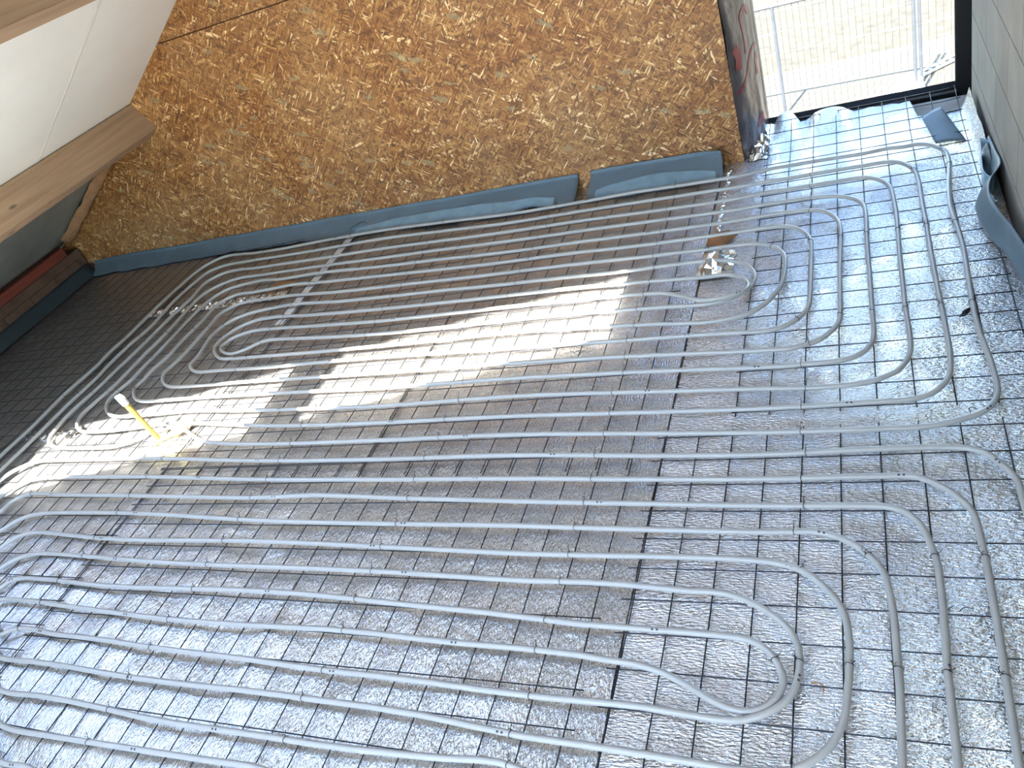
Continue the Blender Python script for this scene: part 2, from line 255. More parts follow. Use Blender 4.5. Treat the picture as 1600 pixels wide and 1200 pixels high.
PIPE_A=[(-3.835,-4.6),(-3.825,-3.2),(-3.815,-1.952),(-3.804,-1.741),(-3.816,-1.492),(-3.805,-1.376),(-3.793,-1.257),(-3.804,-1.124),(-3.792,-0.976),(-3.801,-0.752),(-3.797,-0.53),(-3.772,-0.319),(-3.735,-0.222),(-3.643,-0.153),(-3.511,-0.156),(-3.364,-0.18),(-3.154,-0.19),(-2.867,-0.179),(-2.409,-0.182),(-1.974,-0.218),(-1.573,-0.261),(-1.216,-0.265),(-0.886,-0.262),(-0.651,-0.276),(-0.429,-0.283),(-0.255,-0.266),(-0.091,-0.266),(0.007,-0.27),(0.107,-0.275),(0.204,-0.267),(0.265,-0.278),(0.31,-0.274),(0.354,-0.297),(0.387,-0.342),(0.41,-0.391),(0.415,-0.452),(0.412,-0.522),(0.4,-0.621),(0.389,-0.746),(0.385,-0.853),(0.39,-0.944),(0.395,-1.039),(0.397,-1.131),(0.393,-1.245),(0.391,-1.364),(0.386,-1.487),(0.388,-1.592),(0.394,-1.678),(0.401,-1.753),(0.403,-1.824),(0.401,-1.876),(0.393,-1.907),(0.376,-1.94),(0.348,-1.966),(0.309,-1.983),(0.26,-2.001),(0.198,-2.01),(0.143,-2.009),(0,-2.01),(-0.196,-2.006),(-0.585,-1.986),(-1.039,-1.964),(-1.562,-1.962),(-2.184,-1.952),(-2.366,-1.938),(-2.486,-1.92),(-2.577,-1.884),(-2.677,-1.833),(-2.766,-1.815),(-2.834,-1.819),(-2.907,-1.852),(-2.965,-1.903),(-3.05,-1.923),(-3.152,-1.926),(-3.266,-1.921),(-3.383,-1.915),(-3.464,-1.902),(-3.533,-1.872),(-3.568,-1.835),(-3.588,-1.779),(-3.605,-1.674),(-3.596,-1.563),(-3.581,-1.453),(-3.582,-1.321),(-3.574,-1.201),(-3.572,-1.022),(-3.573,-0.806),(-3.556,-0.647),(-3.566,-0.467),(-3.487,-0.385),(-3.363,-0.371),(-3.224,-0.39),(-3.027,-0.392),(-2.739,-0.405),(-2.3,-0.411),(-1.887,-0.439),(-1.512,-0.457),(-1.168,-0.467),(-0.847,-0.486),(-0.623,-0.497),(-0.411,-0.504),(-0.277,-0.493),(-0.097,-0.494),(0.003,-0.492),(0.098,-0.496),(0.133,-0.513),(0.171,-0.555),(0.196,-0.619),(0.203,-0.699),(0.207,-0.839),(0.204,-1.013),(0.201,-1.122),(0.201,-1.275),(0.2,-1.37),(0.2,-1.482),(0.203,-1.568),(0.203,-1.631),(0.199,-1.678),(0.186,-1.719),(0.16,-1.762),(0.129,-1.783),(0.099,-1.799),(0.046,-1.811),(-0.066,-1.815),(-0.206,-1.806),(-0.621,-1.781),(-1.103,-1.758),(-1.657,-1.763),(-2.329,-1.735),(-2.725,-1.707),(-3.049,-1.712),(-3.203,-1.71),(-3.278,-1.69),(-3.355,-1.637),(-3.398,-1.571),(-3.397,-1.507),(-3.374,-1.428),(-3.376,-1.324),(-3.374,-1.227),(-3.375,-1.081),(-3.383,-0.936),(-3.379,-0.772),(-3.353,-0.668),(-3.304,-0.605),(-3.25,-0.584),(-3.065,-0.557),(-2.911,-0.579),(-2.643,-0.575),(-2.202,-0.616),(-1.808,-0.641),(-1.445,-0.669),(-1.117,-0.677),(-0.811,-0.691),(-0.597,-0.698),(-0.395,-0.7),(-0.266,-0.693),(-0.188,-0.696),(-0.104,-0.708),(-0.055,-0.729),(-0.019,-0.771),(0.001,-0.823),(0.01,-0.88),(0.012,-0.947),(0.009,-1.043),(0.006,-1.179),(0.006,-1.321),(0.006,-1.403),(0.004,-1.471),(-0.003,-1.505),(-0.025,-1.542),(-0.057,-1.578),(-0.093,-1.595),(-0.142,-1.61),(-0.217,-1.61),(-0.656,-1.582),(-1.166,-1.559),(-1.759,-1.547),(-2.469,-1.524),(-2.873,-1.516),(-3,-1.51),(-3.063,-1.492),(-3.132,-1.44),(-3.163,-1.386),(-3.154,-1.325),(-3.145,-1.258),(-3.144,-1.135),(-3.153,-0.974),(-3.157,-0.869),(-3.104,-0.806),(-3.015,-0.78),(-2.84,-0.781),(-2.686,-0.784),(-2.382,-0.817),(-2.1,-0.831),(-1.726,-0.851),(-1.384,-0.864),(-1.069,-0.875),(-0.776,-0.892),(-0.506,-0.902),(-0.398,-0.901),(-0.298,-0.913),(-0.253,-0.938),(-0.22,-0.968),(-0.196,-1.007),(-0.184,-1.056),(-0.182,-1.123),(-0.185,-1.187),(-0.197,-1.252),(-0.217,-1.297),(-0.242,-1.34),(-0.283,-1.383),(-0.337,-1.405),(-0.448,-1.416),(-0.689,-1.389),(-0.95,-1.369),(-1.232,-1.349),(-1.53,-1.351),(-1.854,-1.348),(-2.284,-1.339),(-2.6,-1.328),(-2.747,-1.321),(-2.839,-1.309),(-2.902,-1.269),(-2.946,-1.221),(-2.964,-1.154),(-2.943,-1.089),(-2.903,-1.036),(-2.82,-0.991),(-2.687,-0.983),(-2.478,-1.007),(-2.231,-1.027),(-2.001,-1.04),(-1.646,-1.053),(-1.321,-1.063),(-1.021,-1.072),(-0.742,-1.09),(-0.592,-1.1),(-0.482,-1.111),(-0.392,-1.114),(-0.342,-1.143),(-0.313,-1.189),(-0.315,-1.258,0.026),(-0.355,-1.288,0.03),(-0.4,-1.3,0.03),(-0.47,-1.295,0.028),(-0.562,-1.223),(-0.629,-1.191),(-0.694,-1.182),(-0.779,-1.174),(-0.999,-1.166),(-1.292,-1.156),(-1.608,-1.15),(-1.951,-1.144),(-2.417,-1.112),(-2.64,-1.094),(-2.787,-1.094),(-2.877,-1.129),(-2.907,-1.179),(-2.906,-1.216),(-2.862,-1.254),(-2.784,-1.28),(-2.715,-1.254),(-2.642,-1.202),(-2.54,-1.197),(-2.355,-1.217),(-1.9,-1.251),(-1.566,-1.258),(-1.26,-1.26),(-0.975,-1.266),(-0.708,-1.284),(-0.582,-1.291),(-0.492,-1.3),(-0.438,-1.298),(-0.37,-1.282),(-0.326,-1.254),(-0.297,-1.209),(-0.287,-1.16),(-0.297,-1.114),(-0.332,-1.056),(-0.388,-1.016),(-0.496,-0.992),(-0.607,-0.988),(-0.759,-0.991),(-1.044,-0.979),(-1.352,-0.966),(-1.688,-0.946),(-2.053,-0.93),(-2.33,-0.914),(-2.629,-0.879),(-2.749,-0.885),(-2.857,-0.898),(-2.939,-0.915),(-3.003,-0.95),(-3.043,-1.002),(-3.061,-1.09),(-3.023,-1.274),(-3.024,-1.316),(-3.012,-1.348),(-2.962,-1.389),(-2.907,-1.406),(-2.745,-1.41),(-2.536,-1.423),(-2.161,-1.426),(-1.814,-1.433),(-1.492,-1.448),(-1.197,-1.46),(-0.925,-1.471),(-0.673,-1.483),(-0.44,-1.49),(-0.329,-1.497),(-0.223,-1.503),(-0.171,-1.486),(-0.126,-1.446),(-0.1,-1.402),(-0.092,-1.359),(-0.091,-1.301),(-0.09,-1.156),(-0.091,-1.046),(-0.094,-0.964),(-0.105,-0.909),(-0.122,-0.873),(-0.151,-0.837),(-0.198,-0.808),(-0.26,-0.797),(-0.387,-0.798),(-0.584,-0.798),(-0.793,-0.793),(-1.094,-0.773),(-1.416,-0.763),(-1.767,-0.745),(-2.155,-0.716),(-2.581,-0.684),(-2.756,-0.665),(-2.908,-0.674),(-3.065,-0.681),(-3.152,-0.676),(-3.215,-0.705),(-3.258,-0.764),(-3.254,-0.936),(-3.264,-1.087),(-3.257,-1.227),(-3.278,-1.341),(-3.276,-1.429),(-3.284,-1.488),(-3.256,-1.531),(-3.19,-1.585),(-3.12,-1.606),(-2.966,-1.61),(-2.799,-1.612),(-2.404,-1.622),(-2.041,-1.636),(-1.711,-1.649),(-1.412,-1.653),(-1.137,-1.652),(-0.878,-1.663),(-0.64,-1.673),(-0.418,-1.686),(-0.212,-1.699),(-0.067,-1.698),(0.009,-1.693),(0.044,-1.68),(0.072,-1.657),(0.093,-1.624),(0.101,-1.592),(0.104,-1.552),(0.102,-1.465),(0.102,-1.358),(0.102,-1.228),(0.1,-1.106),(0.099,-0.984),(0.103,-0.867),(0.101,-0.775),(0.091,-0.715),(0.064,-0.669),(0.005,-0.624),(-0.056,-0.608),(-0.113,-0.602),(-0.271,-0.598),(-0.403,-0.604),(-0.61,-0.594),(-0.83,-0.583),(-1.142,-0.571),(-1.48,-0.559),(-1.848,-0.538),(-2.248,-0.52),(-2.686,-0.499),(-2.964,-0.493),(-3.158,-0.489),(-3.285,-0.484),(-3.391,-0.519),(-3.467,-0.598),(-3.489,-0.687),(-3.473,-0.887),(-3.464,-1.079),(-3.471,-1.17),(-3.467,-1.313),(-3.469,-1.469),(-3.486,-1.578),(-3.497,-1.668),(-3.477,-1.722),(-3.438,-1.766),(-3.37,-1.802),(-3.284,-1.812),(-3.153,-1.811),(-2.976,-1.797),(-2.822,-1.786),(-2.659,-1.793),(-2.261,-1.837),(-1.917,-1.856),(-1.61,-1.863),(-1.329,-1.865),(-1.069,-1.868),(-0.603,-1.885),(-0.201,-1.899),(0,-1.897),(0.108,-1.896),(0.201,-1.891),(0.24,-1.874),(0.27,-1.841),(0.287,-1.811),(0.297,-1.775),(0.3,-1.737),(0.304,-1.685),(0.304,-1.606),(0.303,-1.501),(0.3,-1.369),(0.299,-1.248),(0.298,-1.147),(0.298,-1.04),(0.299,-0.897),(0.297,-0.745),(0.299,-0.647),(0.296,-0.57),(0.287,-0.505),(0.269,-0.458),(0.239,-0.416),(0.202,-0.395),(0.104,-0.39),(0.007,-0.387),(-0.099,-0.39),(-0.199,-0.391),(-0.282,-0.389),(-0.42,-0.393),(-0.637,-0.382),(-0.866,-0.375),(-1.192,-0.365),(-1.542,-0.361),(-1.931,-0.327),(-2.358,-0.289),(-2.804,-0.29),(-3.093,-0.287),(-3.298,-0.278),(-3.429,-0.275),(-3.557,-0.281),(-3.647,-0.333),(-3.677,-0.442),(-3.695,-0.656),(-3.668,-0.909),(-3.693,-1.087),(-3.695,-1.241),(-3.681,-1.374),(-3.689,-1.494),(-3.696,-1.609),(-3.69,-1.846),(-3.694,-2.055),(-3.704,-3.2),(-3.714,-4.6),]
PIPE_B=[(-3.669,-4.6),(-3.649,-3.3),(-3.619,-2.119),(-3.596,-2.067),(-3.547,-2.027),(-3.475,-2),(-3.343,-1.997),(-3.079,-2.003),(-2.674,-2.012),(-2.12,-2.048),(-1.514,-2.064),(-1.007,-2.065),(-0.568,-2.086),(-0.191,-2.097),(0.1,-2.088),(0.215,-2.089),(0.306,-2.096),(0.344,-2.116),(0.37,-2.152),(0.393,-2.194),(0.4,-2.228),(0.402,-2.284),(0.41,-2.897),(0.4,-3.197),(0.39,-3.397),(0.3,-3.507),(0,-3.507),(-0.5,-3.467),(-0.9,-3.437),(-1.377,-3.364),(-1.594,-3.368),(-1.833,-3.371),(-2.093,-3.375),(-2.17,-3.368),(-2.277,-3.368),(-2.522,-3.241),(-3.186,-2.84),(-3.639,-2.439),(-3.394,-2.312),(-3.384,-2.252),(-3.338,-2.215),(-3.276,-2.204),(-3.076,-2.215),(-2.679,-2.223),(-1.991,-2.243),(-1.703,-2.234),(-1.426,-2.249),(-1.175,-2.259),(-0.944,-2.268),(-0.533,-2.282),(-0.18,-2.291),(-0.003,-2.292),(0.099,-2.295),(0.142,-2.31),(0.181,-2.359),(0.193,-2.404),(0.205,-2.47),(0.206,-2.533),(0.206,-2.592),(0.201,-2.697),(0.2,-2.799),(0.2,-2.874),(0.199,-2.95),(0.199,-3.047),(0.2,-3.177),(0.14,-3.267),(0,-3.297),(-0.5,-3.257),(-0.9,-3.227),(-1.377,-3.164),(-1.594,-3.168),(-1.833,-3.171),(-2.093,-3.175),(-2.394,-3.168),(-2.569,-3.089),(-3.03,-2.838),(-3.341,-2.586),(-3.166,-2.507),(-3.138,-2.46),(-3.076,-2.426),(-2.981,-2.421),(-2.809,-2.432),(-2.621,-2.445),(-2.408,-2.45),(-1.858,-2.443),(-1.328,-2.456),(-1.095,-2.463),(-0.88,-2.469),(-0.501,-2.47),(-0.33,-2.469),(-0.17,-2.478),(-0.106,-2.494),(-0.062,-2.523),(-0.022,-2.57),(0.002,-2.613),(0.012,-2.663),(0.015,-2.72),(0.01,-2.804),(-0.001,-2.884),(-0.022,-2.93),(-0.052,-2.965),(-0.097,-2.994),(-0.142,-3.004),(-0.192,-3.007),(-0.248,-3.007),(-0.408,-3.001),(-0.556,-2.998),(-0.715,-2.995),(-0.938,-2.978),(-1.082,-2.972),(-1.233,-2.971),(-1.507,-2.969),(-1.746,-2.972),(-2.061,-2.971),(-2.312,-2.961),(-2.472,-2.959),(-2.638,-2.959),(-2.722,-2.927),(-2.913,-2.827),(-3.031,-2.726),(-2.947,-2.694),(-2.932,-2.661),(-2.883,-2.644),(-2.784,-2.64),(-2.635,-2.645),(-2.491,-2.653),(-2.293,-2.655),(-2.112,-2.651),(-1.725,-2.642),(-1.42,-2.648),(-1.231,-2.658),(-1.015,-2.667),(-0.816,-2.675),(-0.631,-2.689),(-0.462,-2.692),(-0.305,-2.695),(-0.201,-2.704),(-0.157,-2.729),(-0.132,-2.764),(-0.121,-2.795),(-0.126,-2.826),(-0.147,-2.858),(-0.182,-2.878),(-0.229,-2.877),(-0.28,-2.857),(-0.325,-2.833),(-0.373,-2.811),(-0.409,-2.799),(-0.461,-2.789),(-0.509,-2.786),(-0.61,-2.776),(-0.786,-2.77),(-0.974,-2.77),(-1.182,-2.762),(-1.348,-2.759),(-1.643,-2.765),(-2.046,-2.766),(-2.361,-2.753),(-2.568,-2.744),(-2.716,-2.736),(-2.806,-2.736),(-2.893,-2.741),(-2.973,-2.781),(-2.789,-2.851),(-2.729,-2.881),(-2.707,-2.864),(-2.662,-2.848),(-2.596,-2.846),(-2.461,-2.856),(-2.261,-2.858),(-2.031,-2.868),(-1.824,-2.872),(-1.568,-2.877),(-1.334,-2.885),(-1.123,-2.886),(-0.927,-2.89),(-0.746,-2.896),(-0.581,-2.895),(-0.427,-2.894),(-0.343,-2.899),(-0.254,-2.904),(-0.2,-2.9),(-0.143,-2.873),(-0.107,-2.839),(-0.092,-2.795),(-0.088,-2.744),(-0.099,-2.696),(-0.125,-2.656),(-0.162,-2.627),(-0.205,-2.6),(-0.271,-2.578),(-0.358,-2.575),(-0.572,-2.561),(-0.851,-2.562),(-1.283,-2.55),(-1.788,-2.548),(-2.074,-2.548),(-2.394,-2.541),(-2.664,-2.529),(-2.9,-2.526),(-2.984,-2.544),(-3.029,-2.574),(-3.054,-2.603),(-3.18,-2.658),(-2.965,-2.834),(-2.641,-3.01),(-2.515,-3.065),(-2.294,-3.066),(-2.064,-3.073),(-1.78,-3.086),(-1.431,-3.084),(-1.323,-3.085),(-1.124,-3.083),(-0.899,-3.074),(-0.693,-3.067),(-0.5,-3.147),(-0.2,-3.187),(0,-3.177),(0.09,-3.097),(0.093,-2.997),(0.103,-2.963),(0.106,-2.872),(0.109,-2.794),(0.109,-2.696),(0.106,-2.607),(0.102,-2.564),(0.09,-2.498),(0.051,-2.44),(-0.004,-2.398),(-0.059,-2.38),(-0.176,-2.382),(-0.517,-2.377),(-0.913,-2.366),(-1.372,-2.362),(-1.918,-2.351),(-2.503,-2.32),(-2.973,-2.315),(-3.161,-2.33),(-3.225,-2.365),(-3.27,-2.418),(-3.48,-2.52),(-3.074,-2.843),(-2.487,-3.166),(-2.277,-3.268),(-2.17,-3.268),(-2.093,-3.275),(-1.833,-3.271),(-1.594,-3.268),(-1.377,-3.264),(-0.9,-3.337),(-0.5,-3.367),(0,-3.407),(0.22,-3.387),(0.3,-3.277),(0.299,-3.117),(0.299,-2.936),(0.301,-2.849),(0.303,-2.754),(0.304,-2.642),(0.304,-2.567),(0.304,-2.49),(0.302,-2.412),(0.297,-2.338),(0.288,-2.3),(0.246,-2.241),(0.199,-2.204),(0.171,-2.192),(0.096,-2.19),(-0.186,-2.193),(-0.55,-2.186),(-0.974,-2.172),(-1.466,-2.165),(-2.053,-2.15),(-2.582,-2.122),(-3.227,-2.109),(-3.352,-2.114),(-3.43,-2.132),(-3.477,-2.17),(-3.496,-2.225),(-3.536,-3.3),(-3.556,-4.6),]

Z0 = 0.011
def full(L): return [(p[0], p[1], p[2] if len(p) > 2 else Z0) for p in L]
FOIL_Z = -0.017
# ------------------------------------------------------------------ setting
def struct(name, bm, mat, parent=None, smooth=False):
    o = bmo(name, bm, mat, parent, smooth)
    if not parent: o['kind'] = 'structure'
    return o
XL, XR, YB = -5.06, .565, -5.6
def roof_z(x): return 1.0 + (x + 3.84) * .57735
SL = Vector((.8660254, 0, .5)); NR = Vector((.5, 0, -.8660254)); P0 = Vector((-3.84, 0, 1.0))
bm = bmesh.new(); box(bm, (XL - .3, YB - .3, -.30), (XR + .35, .16, -.030)); struct('floor', bm, M['slab'])
bm = bmesh.new(); box(bm, (-.44, .16, -.40), (XR + .35, .62, -.19)); box(bm, (-.44, .16, -.19), (XR + .0, .235, -.030)); struct('floor_threshold', bm, M['slab'])
# board wall: boards 1.25 m high with open joints on a dark backing; the wall runs slightly askew
def wy(x): return .062 + (x + 5.0) * (-.132 / 4.58)
def wall_piece(bm, poly, d0, d1):   # poly in x,z
    A = [bm.verts.new((x, wy(x) + d0, z)) for x, z in poly]; B = [bm.verts.new((x, wy(x) + d1, z)) for x, z in poly]
    bm.faces.new(A); bm.faces.new(B[::-1]); n = len(poly)
    for i in range(n): bm.faces.new((A[i], A[(i + 1) % n], B[(i + 1) % n], B[i]))
bm = bmesh.new(); wall_piece(bm, [(XL - .3, -.15), (-.44, -.15), (-.44, roof_z(-.44) + .1), (XL - .3, roof_z(XL - .3) + .15)], .022, .30)
wb = struct('wall_back', bm, M['redwood'])
def clip(poly, x0, x1, z0, z1):
    def cut(P, f, inter):
        out = []
        for i in range(len(P)):
            a, b = P[i], P[(i + 1) % len(P)]
            if f(a): out.append(a)
            if f(a) != f(b): out.append(inter(a, b))
        return out
    for ax, v, sg in ((0, x0, 1), (0, x1, -1), (1, z0, 1), (1, z1, -1)):
        poly = cut(poly, lambda p: (p[ax] - v) * sg >= 0, lambda a, b: tuple(a[k] + (b[k] - a[k]) * (v - a[ax]) / (b[ax] - a[ax]) for k in (0, 1)))
        if not poly: return poly
    return poly
outline = [(XL - .2, -.02), (-.412, -.02), (-.412, roof_z(-.412) + .08), (XL - .2, roof_z(XL - .2) + .08)]
for (x0, x1, z0, z1) in ((-5.4, -2.9935, -.02, 1.2475), (-2.9905, -.41, -.02, 1.2475), (-5.4, -3.6, 1.254, 2.5), (-3.597, -1.10, 1.254, 2.5), (-1.097, -.41, 1.254, 2.5), (-5.4, -.41, 2.503, 3.6)):
    P = clip(outline, x0, x1, z0, z1)
    if len(P) > 2:
        bm = bmesh.new(); wall_piece(bm, P, 0, .0215); bmo('strand_board', bm, M['osb'], wb)
# splayed reveal beside the window, wall over the window, exterior jambs with unseen depth added to block side sun
bm = bmesh.new(); prism(bm, [(-.425, -.055), (-.44, .62), (-.36, .62), (-.345, .30), (-.325, .27)], 'z', -.15, 3.4); struct('trim_1', bm, M['redwood'])
bm = bmesh.new(); box(bm, (-.44, .0, 2.38), (XR + .3, .62, 3.8)); box(bm, (.61, .19, -.4), (XR + .35, .62, 2.38)); struct('wall_above_window', bm, M['block'])
# right wall of concrete blocks, with an invented doorway for the fill lamp behind the camera
bm = bmesh.new(); wx0, wx1 = XR, XR + .07
for a, b in (((YB - .1, -.15), (-5.45, 4.0)), ((-5.45, 2.1), (-4.25, 4.0)), ((-4.25, -.15), (.19, 4.0))):
    box(bm, (wx0, a[0], a[1]), (wx1, b[0], b[1]))
struct('wall_right', bm, M['block'])
# left knee wall, wall plate, rear gable with an unseen opening added for sky fill
bm = bmesh.new(); box(bm, (XL - .3, YB, -.15), (XL, .03, .19)); kw = struct('wall_left', bm, M['brick'])
for row in range(2):
    y = .09 - row * .12
    while y > YB:
        bm = bmesh.new(); box(bm, (XL - .02, y - .235, -.03 + row * .085), (XL + .012 + random.uniform(-.003, .003), y, .05 + row * .085 - .004)); bmesh.ops.bevel(bm, geom=bm.edges[:], offset=.004, segments=1, affect='EDGES'); bmo('brick', bm, M['brick'], kw); y -= .243
bm = bmesh.new()
box(bm, (XL - .3, YB - .2, -.15), (-2.95, YB, 3.2)); box(bm, (-.25, YB - .2, -.15), (XR + .3, YB, 4.0)); box(bm, (-2.95, YB - .2, -.15), (-.25, YB, .5)); box(bm, (-2.95, YB - .2, 2.5), (-.25, YB, 4.0)); struct('wall_rear', bm, M['panel'])
bm = bmesh.new()
for a, b in (((-2.95, .5), (-2.89, 2.5)), ((-.31, .5), (-.25, 2.5)), ((-2.95, .5), (-.25, .56)), ((-2.95, 2.44), (-.25, 2.5)), ((-1.63, .5), (-1.57, 2.5))): box(bm, (a[0], YB - .08, a[1]), (b[0], YB - .03, b[1]))
tag(bmo('window_4', bm, M['black_alu']), kind='structure')  # frame of the unseen rear opening, added to let in fill light
# sloping ceiling: white panels between the purlins, grey film below the lowest purlin
def slope_slab(bm, s0, s1, y0, y1, off0, off1):
    c = [P0 + SL * s + NR * o for s, o in ((s0, off0), (s1, off0), (s1, off1), (s0, off1))]
    A = [bm.verts.new((p.x, y0, p.z)) for p in c]; B = [bm.verts.new((p.x, y1, p.z)) for p in c]
    bm.faces.new(A); bm.faces.new(B[::-1])
    for i in range(4): bm.faces.new((A[i], A[(i + 1) % 4], B[(i + 1) % 4], B[i]))
RW = (-2.90, -2.34); RS = ((.04, 1.49), (1.61, 3.08))     # two narrow roof windows left of the camera, one above the other
bm = bmesh.new(); slope_slab(bm, -1.85, 5.35, YB - .1, RW[0], -.16, -.013); slope_slab(bm, -1.85, 5.35, RW[1], .12, -.16, -.013)
for s0, s1 in ((-1.85, .04), (1.49, 1.61), (3.08, 5.35)): slope_slab(bm, s0, s1, RW[0], RW[1], -.16, -.013)
ceil = struct('ceiling', bm, M['panel'])
ys = [.07, -.745, -1.945, RW[1], RW[0], -4.06, YB]
for s0, s1 in ((0, 1.505), (1.6, 3.15), (3.24, 5.3)):
    for a, b in zip(ys, ys[1:]):
        if a == RW[1] and s0 < 3: continue
        bm = bmesh.new(); slope_slab(bm, s0, s1, b + .003, a - .003, -.013, 0); bmo('ceiling_panel', bm, M['panel'], ceil)
for k, (s0, s1) in enumerate(RS):
    bm = bmesh.new(); t = .018
    for a, b, c, d in ((s0, s1, RW[0], RW[0] + t), (s0, s1, RW[1] - t, RW[1]), (s0, s0 + t, RW[0], RW[1]), (s1 - t, s1, RW[0], RW[1])): slope_slab(bm, a, b, c, d, -.17, -.10)
    tag(bmo('window_%d' % (k + 2), bm, M['grey_alu']), kind='structure')
for y in (-.745, -1.945, -4.06):
    def f(u, v, y=y): p = P0 + SL * (.0 + 1.5 * u) + NR * (.0005 + .0035 * (1 - abs(2 * v - 1)) + .0007 * noise.noise(Vector((u * 22, y, 0)))); return (p.x, y - .012 + .024 * v + .0025 * noise.noise(Vector((u * 6, y, 3))), p.z)
    bmo('joint_tape', sheet(f, 60, 4), M['tape'], ceil, True)
def filmf(u, v):
    s = -1.50 * (1 - u) - .06 * u; y = .02 - (5.6) * v; p = P0 + SL * s + NR * (.004 + .012 * noise.noise(Vector((s * 3, y * 2.2, 1)))); return (p.x, y, p.z)
o = bmo('film', sheet(filmf, 16, 80, .002), M['grey_film'], ceil, True)
# purlins
def purlin(s, w, label, y1=.045):
    bm = bmesh.new(); slope_slab(bm, s - w, s, YB, y1, .002, .195); bmesh.ops.bevel(bm, geom=bm.edges[:], offset=.004, segments=2, affect='EDGES')
    o = bmo('timber_purlin', bm, M['timber']); tag(o, label, 'roof beam', 'timber roof purlins'); return o
purlin(-.0, .085, 'lower brown timber purlin under the white sloping ceiling, meeting the board wall')
purlin(1.597, .085, 'upper brown timber purlin crossing the top left corner above the white panels')
bm = bmesh.new(); box(bm, (XL - .06, YB, .205), (XL + .045, -.10, .268)); bmesh.ops.bevel(bm, geom=bm.edges[:], offset=.003, segments=1, affect='EDGES')
tag(bmo('wall_plate', bm, M['plate']), 'dark red-brown timber plate along the low left wall below the sloping ceiling', 'timber plate')
# crumpled kraft paper in the far left corner
def kr(u, v):
    s = -1.36 + .85 * u; p = P0 + SL * s + NR * (.01 + .05 * math.sin(v * 3.1) + .018 * noise.noise(Vector((u * 9, v * 5, 2))))
    return (p.x - .0, .045 - .13 * v * (1 - .6 * u) + .01 * noise.noise(Vector((u * 7, v * 7, 9))), p.z)
tag(bmo('kraft_paper', sheet(kr, 26, 10, .0012), M['kraft'], smooth=True), 'crumpled brown paper tucked in the dark corner between low ceiling and board wall', 'paper')
def kr2(u, v): return (XL + .03 + .23 * u, .04 - .012 * v - .02 * abs(noise.noise(Vector((u * 5, v * 5, 5)))), .03 + (.24 + .10 * u) * v)
# ------------------------------------------------------------------ window 1
FY = .30; gx0, gx1, gz0, gz1 = -.318, .518, .004, 2.28
bm = bmesh.new()
box(bm, (-.345, FY, -.14), (gx0, FY + .07, 2.36)); box(bm, (gx1, FY, -.14), (.579, FY + .07, 2.36)); box(bm, (gx0, FY, -.14), (gx1, FY + .07, -.012)); box(bm, (gx0, FY, gz1), (gx1, FY + .07, 2.36))
w1 = tag(bmo('window_1', bm, M['black_alu']), kind='structure')
bm = bmesh.new()
prism(bm, [(FY - .004, -.026), (FY + .03, -.002), (FY + .034, -.012), (FY - .004, -.034)], 'x', gx0, gx1); bmo('glazing_bead', bm, M['grey_alu'], w1)
bm = bmesh.new(); prism(bm, [(FY + .0, -.014), (FY + .03, .006), (FY + .03, -.006)], 'x', gx0, gx1); box(bm, (gx1 - .005, FY + .01, -.0), (gx1 + .001, FY + .035, gz1)); bmo('gasket', bm, M['black_alu'], w1)
bm = bmesh.new(); box(bm, (gx0 - .005, FY + .04, -.01), (gx1 + .005, FY + .046, gz1 + .005)); bmo('pane', bm, M['glass'], w1)
bm = bmesh.new(); box(bm, (.592, .19, -.4), (.61, .36, 2.38)); struct('trim_2', bm, M['redwood'])
def bead(pts, r, nm, lab, seed):
    bm = bmesh.new(); P = catmull(pts, .012); tube(bm, P, lambda i: r * (1 + .5 * noise.noise(Vector((i * .35, seed, 0)))), 10)
    return tag(bmo(nm, bm, M['pu'], smooth=True), lab, 'sealant')
bead([(.585, .285, -.15), (.584, .286, .3), (.586, .285, .9), (.585, .285, 2.3)], .007, 'foam_sealant', 'thin bead of cured foam up the side of the black window frame', 1)
bead([(.36, .268, -.165), (.42, .262, -.160), (.47, .262, -.157), (.53, .258, -.150), (.585, .255, -.146)], .017, 'foam_sealant', 'lumpy greenish foam bead below the right corner of the black window frame', 4)
bm = bmesh.new(); box(bm, (.30, .165, -.215), (.604, .24, -.172)); tag(bmo('sill_board', bm, M['kraft']), 'dusty brown-grey board end below the window corner behind the blue foam offcut', 'board')
# wrapped reveal membrane: u from the board wall to the window, v up
def mem(u, v, out=0.0):
    z = -.03 + 2.4 * v; x = -.412 + .092 * u; y = -.075 + .365 * u
    bulge = .030 * math.sin(math.pi * min(1, u * 1.05)) + .007 * noise.noise(Vector((u * 3, z * 2.5, 0))) + .005 * noise.noise(Vector((u * 7, z * 6, 4)))
    n = Vector((.97, -.24, 0))
    return Vector((x, y, z)) + n * (bulge + out + .003)
bm = sheet(lambda u, v: mem(u, v), 28, 200); uvl = bm.loops.layers.uv.new('UVMap'); bm.verts.ensure_lookup_table()
for i, vt in enumerate(bm.verts): vt.index = i
for f in bm.faces:
    for lp in f.loops:
        k = lp.vert.index; lp[uvl].uv = ((k // 201) / 28, (k % 201) / 200)
memb = tag(bmo('vapour_membrane', bm, M['membrane'], smooth=True), 'shiny grey reinforced membrane with red print wrapping the reveal left of the window', 'membrane')
